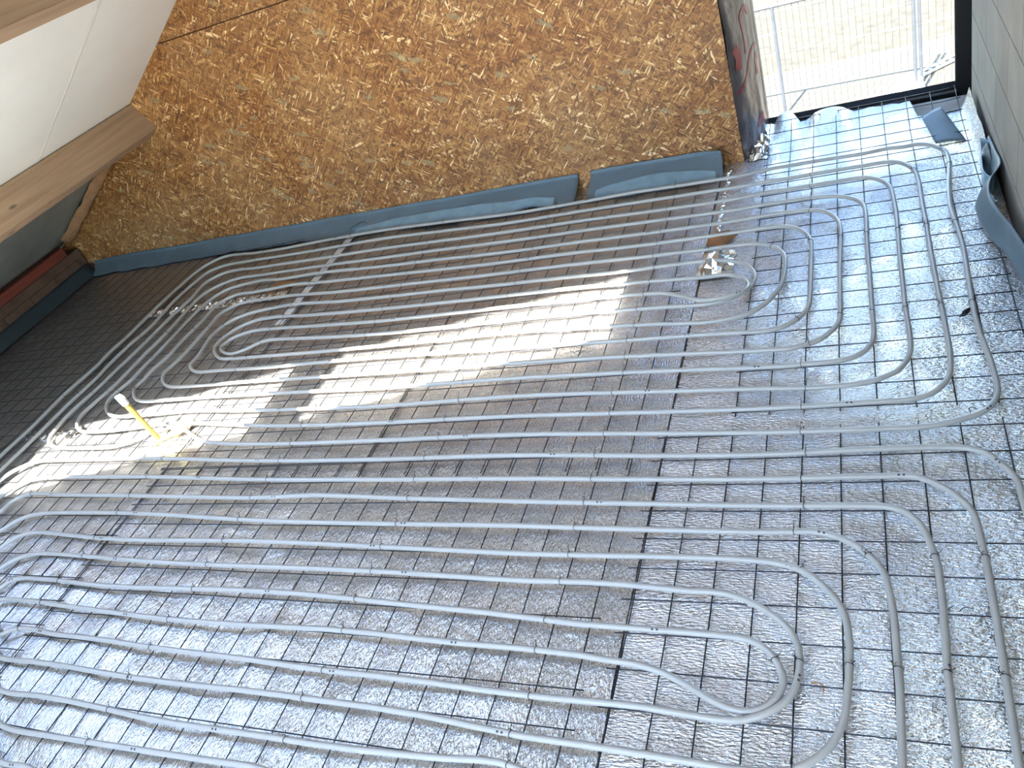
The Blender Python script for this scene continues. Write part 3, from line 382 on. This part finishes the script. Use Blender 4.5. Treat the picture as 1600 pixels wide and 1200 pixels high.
def stroke(pts, w):
    P = catmull([(a, b, 0) for a, b in pts], .01); bm = bmesh.new(); prev = None
    for i, p in enumerate(P):
        q = P[min(i + 1, len(P) - 1)] - P[max(i - 1, 0)]; n = Vector((-q.y, q.x, 0)); n = n.normalized() if n.length else Vector((0, 1, 0))
        a, b = [mem(min(1, max(0, (p + n * k * w * .5).x / .38)), ((p + n * k * w * .5).y + .03) / 2.4, .0018) for k in (-1, 1)]
        a, b = bm.verts.new(a), bm.verts.new(b)
        if prev: bm.faces.new((prev[0], prev[1], b, a))
        prev = (a, b)
    return bmo('red_print', bm, M['red'], memb)
for k in range(2):
    dz = k * .72
    stroke([(.03, .30 + dz), (.12, .34 + dz), (.20, .42 + dz), (.31, .43 + dz)], .016)
    stroke([(.06, .40 + dz), (.07, .46 + dz), (.05, .50 + dz)], .05); stroke([(.15, .44 + dz), (.16, .54 + dz), (.155, .60 + dz), (.22, .62 + dz), (.26, .58 + dz)], .022)
    stroke([(.26, .30 + dz), (.27, .37 + dz), (.33, .37 + dz)], .034); stroke([(.17, .08 + dz * .9), (.26, .10 + dz * .9), (.27, .06 + dz * .9)], .03)
# ------------------------------------------------------------------ outside
GZ = -2.6
bm = bmesh.new(); box(bm, (-14, .62, GZ - .2), (14, 8.3, GZ)); tag(bmo('ground_near', bm, M['sand']), kind='structure')
bm = bmesh.new(); box(bm, (-14, 8.3, GZ - .2), (14, 40, GZ)); tag(bmo('ground_far', bm, M['gravel']), kind='structure')
f0, f1 = Vector((-.794, 6.746, GZ)), Vector((.702, 6.631, GZ)); fd = (f1 - f0).normalized()
fence = empty('site_fence', f0); tag(fence, 'galvanised wire mesh site fence standing on the pale ground outside the window', 'fence')
def fp(a, h): p = fd * a; return (p.x, p.y, h)
bm = bmesh.new(); tube(bm, [fp(0, 0), fp(0, 1.36)], .020); bmo('post', bm, M['galv'], fence)
bm = bmesh.new(); tube(bm, [fp(1.50, 0), fp(1.50, 2.0)], .020); bmo('post', bm, M['galv'], fence)
bm = bmesh.new(); tube(bm, [fp(1.56, .2), fp(1.56, 2.0)], .018); bmo('post', bm, M['galv'], fence)
bm = bmesh.new(); tube(bm, [fp(-2.0, 1.36), fp(1.50, 1.36)], .020); bmo('top_rail', bm, M['galv'], fence)
bm = bmesh.new()
for k in range(-30, 34): tube(bm, [fp(k * .075, .05), fp(k * .075, 2.0 if k > 0 else 1.36)], .0032, 4)
for k in range(9): tube(bm, [fp(-2.2, .05 + k * .25), fp(2.5, .05 + k * .25)], .0032, 4)
bmo('mesh_infill', bm, M['galv'], fence)
bm = bmesh.new(); prism(bm, [(1.28, 0), (1.60, 0), (1.55, .12), (1.46, .16), (1.33, .12)], 'y', -.18, .18); bmo('fence_foot', bm, M['tape'], fence)
gr = bm = bmesh.new()
for a, b in (((.75, 7.15), (1.25, 7.55)), ((.82, 7.07), (1.32, 7.47))): tube(bm, [(a[0], a[1], GZ + .03), (b[0], b[1], GZ + .03)], .02, 6)
for k in range(6): tube(bm, [(.78 + k * .08, 7.17 + k * .065, GZ + .03), (.85 + k * .08, 7.09 + k * .065, GZ + .03)], .013, 6)
tag(bmo('pallet_slats', bm, M['slab']), 'small grey-brown ladder-like slatted frame lying on the ground beyond the fence', 'frame')

# ------------------------------------------------------------------ foil sheets
def foil_h(x, y, seed):
    h = .0062 * noise.noise(Vector((x * 4.2, y * 3.0, seed))) + .0042 * noise.noise(Vector((x * 8, y * 6, seed + 5)))
    h += .0026 * noise.noise(Vector((x * 17, y * 12, seed + 9)))
    k = 1 + 1.3 * min(1, max(0, (-1.2 - x) / .8)) * min(1, max(0, (-2.2 - y) / .5)); h *= k
    w = noise.noise(Vector((x * 2.6 + y * 1.3, y * 1.7 - x, seed + 20))); h += .004 * max(0, 1 - abs(w) * 9)
    return h
def foil_sheet(x0, x1, y0, y1, seed, tilt, mat, label, edge=None, step=.024, lift=0):
    nx = max(2, int((x1 - x0) / step)); ny = max(2, int((y1 - y0) / step))
    def f(u, v):
        x = x0 + (x1 - x0) * u; y = y0 + (y1 - y0) * v
        x2 = x + .004 * noise.noise(Vector((y * 4, seed, 7)))
        z = FOIL_Z + foil_h(x, y, seed) + tilt[0] * (u - .5) + tilt[1] * math.sin(y * 2.1 + seed) * .5
        if edge: x2, y, z = edge(x2, y, z)
        return (x2, y, max(z, -.0285) if z < -.006 else min(z, -.005) if x < .4 and y < .0 else z)
    o = bmo('foil_sheet', sheet(f, nx, ny), mat, smooth=True)
    return tag(o, label, 'insulation foil')
def edge_r(x, y, z):
    # the foil ends turn up beside the concrete wall and flap up in front of the window
    e = max(0, x - .515) / .045
    if e > 0 and y > -1.0:
        k = min(1, max(0, (y + .85) / .25)); z += k * (.085 * e ** 1.2) * (1 + .3 * noise.noise(Vector((y * 6, 0, 3)))); x -= k * .018 * e
    if y > .06:
        t = (y - .06) / .22
        if x > .33: y -= t * .24
        elif .26 < x <= .33: y -= t * .02
        if -.12 < x < .06: k = math.sin((x + .12) / .18 * math.pi) ** .5; z += .065 * t * k; y -= .05 * t * k
        if x < -.17: z += .075 * t * math.sin(min(1, (-.17 - x) / .12) * math.pi) ** .7 if x > -.29 else .02 * t
    return x, y, z
foil_sheet(-.505, .56, -4.9, .265, 1.0, (.000, .003), M['foil_a'], 'embossed silver foil sheet at the right, reaching from the window along the concrete wall', edge_r)
foil_sheet(-1.62, -.510, -4.9, -.03, 2.3, (.004, .004), M['foil_b'], 'embossed silver foil sheet left of the long black seam, in the middle of the floor')
foil_sheet(-2.66, -1.616, -4.9, -.02, 3.7, (-.004, .004), M['foil_b'], 'embossed silver foil sheet right of the yellow conduit')
foil_sheet(-3.80, -2.656, -1.79, -.0, 5.1, (.003, .004), M['foil_b'], 'silver foil sheet under the left bends of the upper pipe loops')
foil_sheet(-3.80, -2.656, -4.9, -1.785, 6.4, (-.004, .004), M['foil_b'], 'silver foil sheet under the left bends of the lower pipe loops')
foil_sheet(-5.04, -3.796, -4.9, .03, 7.9, (.002, .003), M['foil_b'], 'dull silver foil sheet in the dark left part of the floor')
# black open seam between the two right sheets is the gap in the foil; white tape strip over a left seam
def tp(u, v): x = -2.70 + .062 * u + .004 * noise.noise(Vector((v * 9, 2, 0))); y = -1.03 + .93 * v; return (x, y, FOIL_Z + .009)
tag(bmo('tape_strip', sheet(tp, 3, 60, .0006), M['tape']), 'wide white tape strip running between the upper left pipe runs', 'tape')
def crumple(name, label, x0, x1, y0, y1, n, hgt, mat, seed, z0=FOIL_Z + .004):
    rnd = random.Random(seed)
    nx = max(3, int((x1 - x0) / n)); ny = max(3, int((y1 - y0) / n))
    def f(u, v):
        e = min(u * nx, (1 - u) * nx, v * ny, (1 - v) * ny, 1.5) / 1.5
        return (x0 + (x1 - x0) * u + rnd.uniform(-.4, .4) * n, y0 + (y1 - y0) * v + rnd.uniform(-.4, .4) * n, z0 + rnd.random() ** 1.6 * hgt * (.15 + .85 * e))
    o = bmo(name, sheet(f, nx, ny), mat); return tag(o, label, 'foil scrap')
crumple('crumpled_foil', 'crumpled silver foil seam crossing under the upper left pipe bends', -3.86, -2.80, -.765, -.675, .010, .012, M['silver'], 1)
crumple('crumpled_foil', 'crumpled silver foil seam at the far left beside the lower pipe bends', -3.84, -3.40, -1.82, -1.75, .014, .016, M['silver'], 2)
crumple('crumpled_foil', 'torn silver foil flap pushed up at the centre of the upper pipe loop', -.52, -.38, -1.10, -.90, .018, .05, M['silver'], 5)
crumple('crumpled_foil', 'narrow crumpled foil edge running from the board wall corner toward the pipe loop', -.485, -.462, -.86, -.14, .008, .009, M['silver'], 6)
crumple('crumpled_foil', 'crumpled foil bunched at the foot of the wrapped window reveal', -.40, -.30, -.10, .24, .016, .05, M['silver'], 8)
crumple('black_seam', 'thin black seam gap strip between the two right-hand foil sheets', -.512, -.505, -4.7, -1.25, .005, .004, M['ink'], 9, FOIL_Z - .001)
def scrap(name, pts, mat, label, cat):
    bm = bmesh.new(); vs = [bm.verts.new(p) for p in pts]; c = bm.verts.new(sum((Vector(p) for p in pts), Vector()) / len(pts) + Vector((0, 0, .012)))
    for i in range(len(vs)): bm.faces.new((vs[i], vs[(i + 1) % len(vs)], c))
    bmesh.ops.solidify(bm, geom=bm.faces[:], thickness=.0015); return tag(bmo(name, bm, mat), label, cat)
scrap('cardboard_scrap', [(-2.97, -.70, -.006), (-2.93, -.60, .012), (-2.86, -.57, -.006), (-2.80, -.60, .0), (-2.84, -.67, -.008)], M['cardboard'], 'torn brown cardboard scrap on the crumpled foil seam by the upper left bends', 'scrap')
scrap('cardboard_scrap', [(-.51, -.84, -.006), (-.49, -.78, .014), (-.42, -.75, .0), (-.38, -.79, -.004), (-.43, -.86, -.008)], M['cardboard'], 'brown scrap caught in the torn foil flap above the inner pipe loop', 'scrap')

# ------------------------------------------------------------------ wire mesh mats
def mat_mesh(x0, x1, y0, y1, label, z=0.0, xo=0, yo=0, seed=0, ends=.03, flick=None):
    bm = bmesh.new(); i = math.ceil((x0 - .001) / .1)
    def P(x, y, dz):
        q = Vector((x + .0022 * noise.noise(Vector((x * 3, y * 2.2, seed))), y + .0022 * noise.noise(Vector((x * 2.2, y * 3, seed + 4))), z + dz + .0018 * noise.noise(Vector((x * 1.6, y * 1.6, seed + 8)))))
        if flick: q = flick(q)
        return q
    while i * .1 <= x1 + .001:
        x = i * .1 + xo; n = int((y1 - y0 + 2 * ends) / .06); tube(bm, [P(x, y0 - ends + (y1 - y0 + 2 * ends) * k / n, -.0034) for k in range(n + 1)], .0019, 6); i += 1
    j = math.ceil((y0 - .001) / .1)
    while j * .1 <= y1 + .001:
        y = j * .1 + yo; n = int((x1 - x0 + 2 * ends) / .06); tube(bm, [P(x0 - ends + (x1 - x0 + 2 * ends) * k / n, y, 0) for k in range(n + 1)], .0019, 6); j += 1
    return tag(bmo('wire_mesh_mat', bm, M['wire'], smooth=True), label, 'wire mesh', 'welded wire mesh mats on the foil')
def fl(q):
    if q.y > -.12: q.z += (q.y + .12) ** 1.5 * .16; 
    if q.x > .45 and q.y > -.15: q.z += .02 * (q.y + .15)
    return q
mat_mesh(-.3, .5, -1.9, .2, 'welded wire mesh mat in the far right corner in front of the window', seed=1, ends=.012, flick=fl)
mat_mesh(-.5, .5, -4.7, -2.0, 'welded wire mesh mat at the near right under the lower loop bends', seed=2, ends=.03)
mat_mesh(-2.6, -.6, -2.1, -.2, 'welded wire mesh mat under the middle of the upper pipe runs', z=-.0005, xo=-.006, yo=.03, seed=3)
mat_mesh(-2.6, -.6, -4.7, -2.1, 'welded wire mesh mat under the middle of the lower pipe runs', z=.0, xo=.004, yo=.037, seed=4)
mat_mesh(-4.9, -2.6, -1.9, -.1, 'welded wire mesh mat in the dark far left part of the floor', z=.0, xo=.012, yo=.01, seed=5)
mat_mesh(-4.9, -2.6, -4.7, -1.9, 'welded wire mesh mat at the near left under the curving pipe ends', z=-.0003, xo=-.008, yo=-.02, seed=6)

# ------------------------------------------------------------------ heating pipes
def pipe(L, name, label):
    P = catmull(full(L), .03)
    # drop points nearly collinear to keep the mesh light
    Q = [P[0]]
    for i in range(1, len(P) - 1):
        a = (P[i] - Q[-1]); b = (P[i + 1] - P[i])
        if a.length > .012 and (a.angle(b) > .035 or a.length > .14): Q.append(P[i])
    Q.append(P[-1]); Q = [p + Vector((0, 0, .0016 * noise.noise(p * 3.0))) for p in Q]
    bm = bmesh.new(); tube(bm, Q, .0084, 14)
    o = tag(bmo(name, bm, M['pipe'], smooth=True), label, 'heating pipe', 'underfloor heating pipe circuits'); return o, P
pa, PPA = pipe(PIPE_A, 'heating_pipe', 'off-white heating pipe laid in the far spiral loop, nearer the board wall and window')
pb, PPB = pipe(PIPE_B, 'heating_pipe', 'off-white heating pipe laid in the near spiral loop, in the foreground')
# printed metre marks: small dark dashes on top of the pipe
# ------------------------------------------------------------------ wire ties
def tie_mesh(var):
    rnd = random.Random(var); bm = bmesh.new(); r = .0098
    tube(bm, [(.0015 * math.sin(a * 2), r * math.cos(a), r * math.sin(a) - .0) for a in [math.radians(-70 + k * 20) for k in range(17)]], .0009, 5)
    h = rnd.uniform(.010, .018); l = rnd.uniform(-.006, .006)
    tube(bm, [(0, r * .55, r * .75), (l * .4, r * .9 + .002, r + h * .5), (l, r * .9 + .005, r + h), (l + .004, r * .8 + .002, r + h + .001)], .0008, 5)
    tube(bm, [(0, r * .55, r * .75), (-l * .4 + .003, r * .7, r + h * .45), (.004 - l, r * .3, r + h * .8)], .0008, 5)
    me = bpy.data.meshes.new('wire_tie'); bm.to_mesh(me); bm.free(); me.materials.append(M['tie']); return me
TM = [tie_mesh(k) for k in range(4)]
ORD = ['first', 'second', 'third', 'fourth', 'fifth', 'sixth', 'seventh', 'eighth', 'ninth', 'tenth', 'eleventh', 'twelfth', 'thirteenth', 'fourteenth', 'fifteenth', 'sixteenth', 'seventeenth', 'eighteenth', 'nineteenth', 'twentieth', 'twenty-first', 'twenty-second', 'twenty-third', 'twenty-fourth', 'twenty-fifth', 'twenty-sixth', 'twenty-seventh', 'twenty-eighth', 'twenty-ninth', 'thirtieth', 'thirty-first', 'thirty-second', 'thirty-third', 'thirty-fourth']
camM = cam.matrix_world.inverted(); ff = 1247.27
def inview(p):
    c = camM @ p
    return c.z < 0 and -.645 < c.x / -c.z < .645 and -.485 < c.y / -c.z < .485
def marks(P, parent, every, start):
    acc = 0; nxt = start
    for a, b in zip(P, P[1:]):
        d = (b - a).length
        while nxt < acc + d:
            t = (b - a).normalized(); c = a + t * (nxt - acc); s = Vector((-t.y, t.x, 0)).normalized(); sg = -1 if s.y > 0 else 1
            if inview(c):
                bm = bmesh.new()
                for k in (-1, 1):
                    o = c + t * k * .006; r = .0088; A = []
                    for ang in (-.3, .0, .3):
                        for dx in (-.0028, .0028): A.append(bm.verts.new(o + t * dx + (s * math.sin(ang + .5 * sg) + Vector((0, 0, 1)) * math.cos(ang + .5 * sg)) * r))
                    bm.faces.new((A[0], A[1], A[3], A[2])); bm.faces.new((A[2], A[3], A[5], A[4]))
                bmo('printed_mark', bm, M['ink'], parent)
            nxt += every
        acc += d
marks(PPA, pa, 1.6, .6); marks(PPB, pb, 1.25, .3)

def put_tie(p, t, label, k):
    o = bpy.data.objects.new('wire_tie', TM[k % 4]); C.objects.link(o); o.location = p; o.rotation_euler = (0, 0, math.atan2(t.y, t.x))
    tag(o, label, 'wire tie', 'dark wire ties holding the pipes to the mesh')
def crossings(P, axis, val):
    out = []
    for a, b in zip(P, P[1:]):
        if (a[axis] - val) * (b[axis] - val) < 0:
            f = (val - a[axis]) / (b[axis] - a[axis]); out.append((a + (b - a) * f, (b - a).normalized()))
    return out
k = 0
COLS = [(-3.3, 'far left column'), (-2.65, 'white tape column'), (-2.0, 'left middle column'), (-1.33, 'centre column'), (-.71, 'column left of the black seam'), (-.1, 'column right of the black seam')]
for x, desc in COLS:
    cr = [c for P in (PPA, PPB) for c in crossings(P, 0, x) if abs(c[1].x) > .7 and inview(c[0])]
    cr.sort(key=lambda c: -c[0].y)
    for n, (p, t) in enumerate(cr):
        put_tie(p + Vector((random.uniform(-.012, .012) * t.x, 0, 0)), t if t.x > 0 else -t, 'dark wire tie, %s from the board wall in the %s' % (ORD[min(n, 33)], desc), k); k += 1
for y, desc in ((-.5, 'row nearest the window'), (-.95, 'row by the foil flap'), (-1.45, 'row below the foil flap'), (-2.45, 'row above the foreground bends'), (-2.75, 'row nearest the camera')):
    cr = [c for P in (PPA, PPB) for c in crossings(P, 1, y) if abs(c[1].y) > .55 and c[0].x > -.8 and inview(c[0])]
    cr.sort(key=lambda c: -c[0].x)
    for n, (p, t) in enumerate(cr):
        put_tie(p, t, 'dark wire tie, %s from the concrete wall in the %s' % (ORD[min(n, 33)], desc), k); k += 1
for y, desc in ((-1.0, 'far row'), (-1.5, 'near row')):
    cr = [c for P in (PPA, PPB) for c in crossings(P, 1, y) if abs(c[1].y) > .55 and c[0].x < -2.4 and inview(c[0])]
    cr.sort(key=lambda c: c[0].x)
    for n, (p, t) in enumerate(cr):
        put_tie(p, t, 'dark wire tie, %s from left, %s of the slanting pipe bundle' % (ORD[min(n, 33)], desc), k); k += 1

# ------------------------------------------------------------------ perimeter foam strips
def strip_back(u, v, xa, xb, out=.0):
    # v: 0 loose edge on the floor, 1 top against the board wall
    x = xa + (xb - xa) * u; w = wy(x)
    low = -.10 + .02 * noise.noise(Vector((x * 3.1, 0, 2))) - .075 * max(0, min(1, (x + 3.3) / 1.6)) + .03 * noise.noise(Vector((x * 7, 0, 5)))
    yb = w + low * (1 - v) ** 1.2 - .004 - out; zb = -.004 + (.062 + .006 * noise.noise(Vector((x * 2.3, 4, 2)))) * v ** 1.1
    return x, yb, zb
def s1(u, v): x, y, z = strip_back(u, v, -5.03, -1.24); return (x, y, z)
def s2(u, v):
    x, y, z = strip_back(u, v, -1.17, -.50)
    e = max(0, (u - .72) / .28); y = y - .06 * e ** 2 * v ; z += .012 * e * v; x = x + .045 * e * (1 - v) * .2
    return (x, y - .006, z + .006 * v)
def with_lip(name, f, nu, label, film):
    o = tag(bmo(name, sheet(f, nu, 10, .004), M['foam'], smooth=True), label, 'edge strip')
    # folded top lip against the wall
    def lp(u, v): x, y, z = f(u, 1); return (x, y - .006 - .004 * math.sin(v * math.pi), z + .002 - .016 * (1 - v) + .012 * v)
    bmo('top_lip', sheet(lp, nu, 4, .002), M['foam'], o, True)
    def fm(u, v):
        u2 = film[0] + (film[1] - film[0]) * u; x, y, z = f(u2, .02 + .50 * v * (.55 + .45 * math.sin(u * math.pi))); return (x, y - .003, z + .0045)
    bmo('clear_film', sheet(fm, nu // 2, 5), M['foamfilm'], o, True); return o
with_lip('edge_strip', s1, 160, 'long blue-grey foam edge strip along the foot of the board wall', (.63, .97))
with_lip('edge_strip', s2, 50, 'short wider blue-grey foam edge strip at the right end of the board wall', (.06, .95))
def sl(u, v): y = .0 - 4.9 * u; return (XL + .018 + .05 * (1 - v) + .006 * noise.noise(Vector((y * 3, 0, 0))), y, -.006 + .085 * v)
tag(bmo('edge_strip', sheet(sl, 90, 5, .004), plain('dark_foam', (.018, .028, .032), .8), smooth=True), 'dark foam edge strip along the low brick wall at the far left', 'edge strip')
scrap('foam_offcut', [(-2.70, -.10, .016), (-2.66, -.03, .03), (-2.58, -.03, .03), (-2.53, -.08, .012), (-2.60, -.13, .004)], M['foamfilm'], 'small rounded pale blue film patch on the long edge strip above the white tape', 'film patch')
# right-hand foam strip peeling off the concrete wall: top edge and floor edge curves
top = catmull([(.553, -.44, .075), (.556, -.60, .085), (.552, -.74, .105), (.503, -.88, .12), (.489, -.97, .12), (.5, -1.10, .12), (.523, -1.22, .12), (.545, -1.40, .115), (.553, -1.8, .11), (.553, -3.0, .11)], .02)
low = catmull([(.540, -.44, -.01), (.540, -.60, .0), (.520, -.74, .0), (.468, -.82, .0), (.462, -.90, .0), (.478, -1.06, .0), (.511, -1.18, .0), (.532, -1.35, .0), (.545, -1.8, -.005), (.546, -3.0, -.005)], .02)
def rs(u, v):
    a = top[int(u * (len(top) - 1))]; b = low[int(u * (len(low) - 1))]; return a * v + b * (1 - v) + Vector((-.010, 0, 0)) * math.sin(v * math.pi)
tag(bmo('edge_strip', sheet(rs, 120, 8, .004), M['foam'], smooth=True), 'wide blue foam edge strip peeling away from the concrete wall onto the foil', 'edge strip')
lp = catmull([(.528, -.44, .03), (.553, -.50, .035), (.556, -.60, .03), (.548, -.70, .025), (.528, -.745, .02), (.512, -.70, .02), (.518, -.58, .025), (.527, -.47, .03)], .02)
def ls(u, v): p = lp[int(u * (len(lp) - 1))]; return (p.x - .003, p.y, p.z - .035 + .075 * v)
tag(bmo('foam_loop', sheet(ls, 40, 4, .003), M['foamfilm'], smooth=True), 'curled pale blue foam loop between the turned-up foil edge and the concrete wall', 'foam loop')
def oc(u, v): return (.335 + .075 * u + .075 * (1 - v) + .0 * v, .10 - .26 * (1 - v) + .03 * u + .02, -.018 - .075 * v + .012 * math.sin(u * 3.1) + .05 * v * v)
def quad(a, b, c, d, n=10, bulge=.0):
    a, b, c, d = map(Vector, (a, b, c, d))
    def f(u, v): p = (a * (1 - u) + b * u) * (1 - v) + (d * (1 - u) + c * u) * v; return p + Vector((0, 0, bulge * math.sin(u * math.pi)))
    return f
tag(bmo('foam_offcut', sheet(quad((.385, -.256, -.008), (.495, -.275, -.008), (.432, .055, .014), (.350, -.030, .014), bulge=.006), 10, 12, .004), M['foam'], smooth=True), 'blue foam offcut leaning in the window corner under the mesh ends', 'foam offcut')

# small litter on the right-hand foil
def bit(pts, r, mat, label, cat='scrap', name='wire_offcut'):
    bm = bmesh.new(); P = catmull(pts, .004); tube(bm, P, r, 6); tag(bmo(name, bm, mat, smooth=True), label, cat, 'small litter on the right foil sheet')
def off(x, y, z, L, a, bend=.3): 
    return [(x + L * (t - .5) * math.cos(a) + bend * L * (t - .5) ** 2 * math.sin(a), y + L * (t - .5) * math.sin(a) - bend * L * (t - .5) ** 2 * math.cos(a), z + .003 * t) for t in (0, .33, .66, 1)]
LZ = -.008
scrap('dark_chip', [(.347, -1.495, LZ), (.36, -1.47, LZ + .004), (.385, -1.455, LZ + .006), (.378, -1.478, LZ + .002), (.362, -1.497, LZ)], M['ink'], 'small black leaf-shaped chip between the two rightmost far pipes', 'scrap')
bit(off(.33, -1.92, LZ, .022, .5, 3.5), .0011, M['tie'], 'short curled wire offcut inside the corner of the outermost far pipe bend')
bit(off(-.045, -2.79, LZ, .034, -.7, 1.5), .0022, M['cardboard'], 'brown twig-like crumb right of the innermost foreground loop', name='crumb')
bit(off(.215, -2.585, LZ, .03, .9), .0010, M['tie'], 'short wire offcut between the two rightmost foreground pipes, left one')
bit(off(.25, -2.575, LZ, .028, .2, 1.2), .0010, M['tie'], 'short wire offcut between the two rightmost foreground pipes, right one')
bit(off(-.09, -1.12, LZ, .026, .4, 2.5), .0010, M['tie'], 'bent wire offcut on the bluish foil right of the torn flap')

# ------------------------------------------------------------------ yellow conduit and its base
bx, by = -2.785, -1.885
cd = empty('yellow_conduit', (bx, by, -.02)); tag(cd, 'upright yellow plastic conduit with torn white top rising between the pipes', 'conduit')
def ring_tube(z0, z1, r0, r1, lean, seg=20, n=30, ripple=0, thick=.0018, jag=0, cut=None):
    bm = bmesh.new(); rows = []
    for layer in (0, 1):
        for i in range(n + 1):
            t = i / n; z = z0 + (z1 - z0) * t; r = r0 + (r1 - r0) * t + ripple * math.sin(i * math.pi) - layer * thick
            row = []
            for k in range(seg):
                a = 2 * math.pi * k / seg; zz = z + (jag * noise.noise(Vector((k * .9, 3, 1))) if i == n else 0)
                if cut and i > n * .7: zz = min(zz, z1 - cut * max(0, math.cos(a - .3)))
                row.append(bm.verts.new((lean[0] * zz + r * math.cos(a), lean[1] * zz + r * math.sin(a), zz)))
            rows.append(row)
    m_ = n + 1
    for L in (0, 1):
        for i in range(n):
            for k in range(seg): bm.faces.new((rows[L * m_ + i][k], rows[L * m_ + i][(k + 1) % seg], rows[L * m_ + i + 1][(k + 1) % seg], rows[L * m_ + i + 1][k]))
    for k in range(seg): bm.faces.new((rows[n][k], rows[n][(k + 1) % seg], rows[m_ + n][(k + 1) % seg], rows[m_ + n][k]))
    return bm
bmo('conduit_tube', ring_tube(0, .252, .0115, .0125, (-.245, .06), cut=.025), M['yellow'], cd, True)
bmo('torn_white_top', ring_tube(.225, .272, .0155, .017, (-.245, .06), 18, 5, jag=.010, cut=.030), M['white'], cd)
bm = ring_tube(0, .03, .024, .012, (-.1, .0), 16, 6); o = bmo('conduit_collar', bm, M['yellow'], cd, True)
def cb(u, v): a = u * math.pi * 2; r = .012 + .060 * v; return (r * math.cos(a) * (1.5 if math.cos(a) > 0 else 1), r * math.sin(a) * (1.0 if math.sin(a) > 0 else 1.3) - .01, .012 - .010 * v + .004 * noise.noise(Vector((u * 8, v * 4, 2))) * v)
bmo('base_tape', sheet(cb, 28, 6), plain('pale_yellow_tape', (.62, .58, .36), .35, 0, .15, 20), cd, True)
bm = bmesh.new(); tube(bm, [(.005, 0, .02), (.075, .055, .03), (.115, .085, .035)], .010, 10); bmo('side_branch', bm, plain('pale_wood', (.60, .50, .28), .6), cd, True)
scrap('cardboard_scrap', [(-2.765, -1.86, .0), (-2.72, -1.80, .035), (-2.64, -1.78, .030), (-2.66, -1.82, .002), (-2.72, -1.86, -.004)], M['cardboard'], 'brown-grey scrap wedged under the pipe hump beside the yellow conduit', 'scrap')
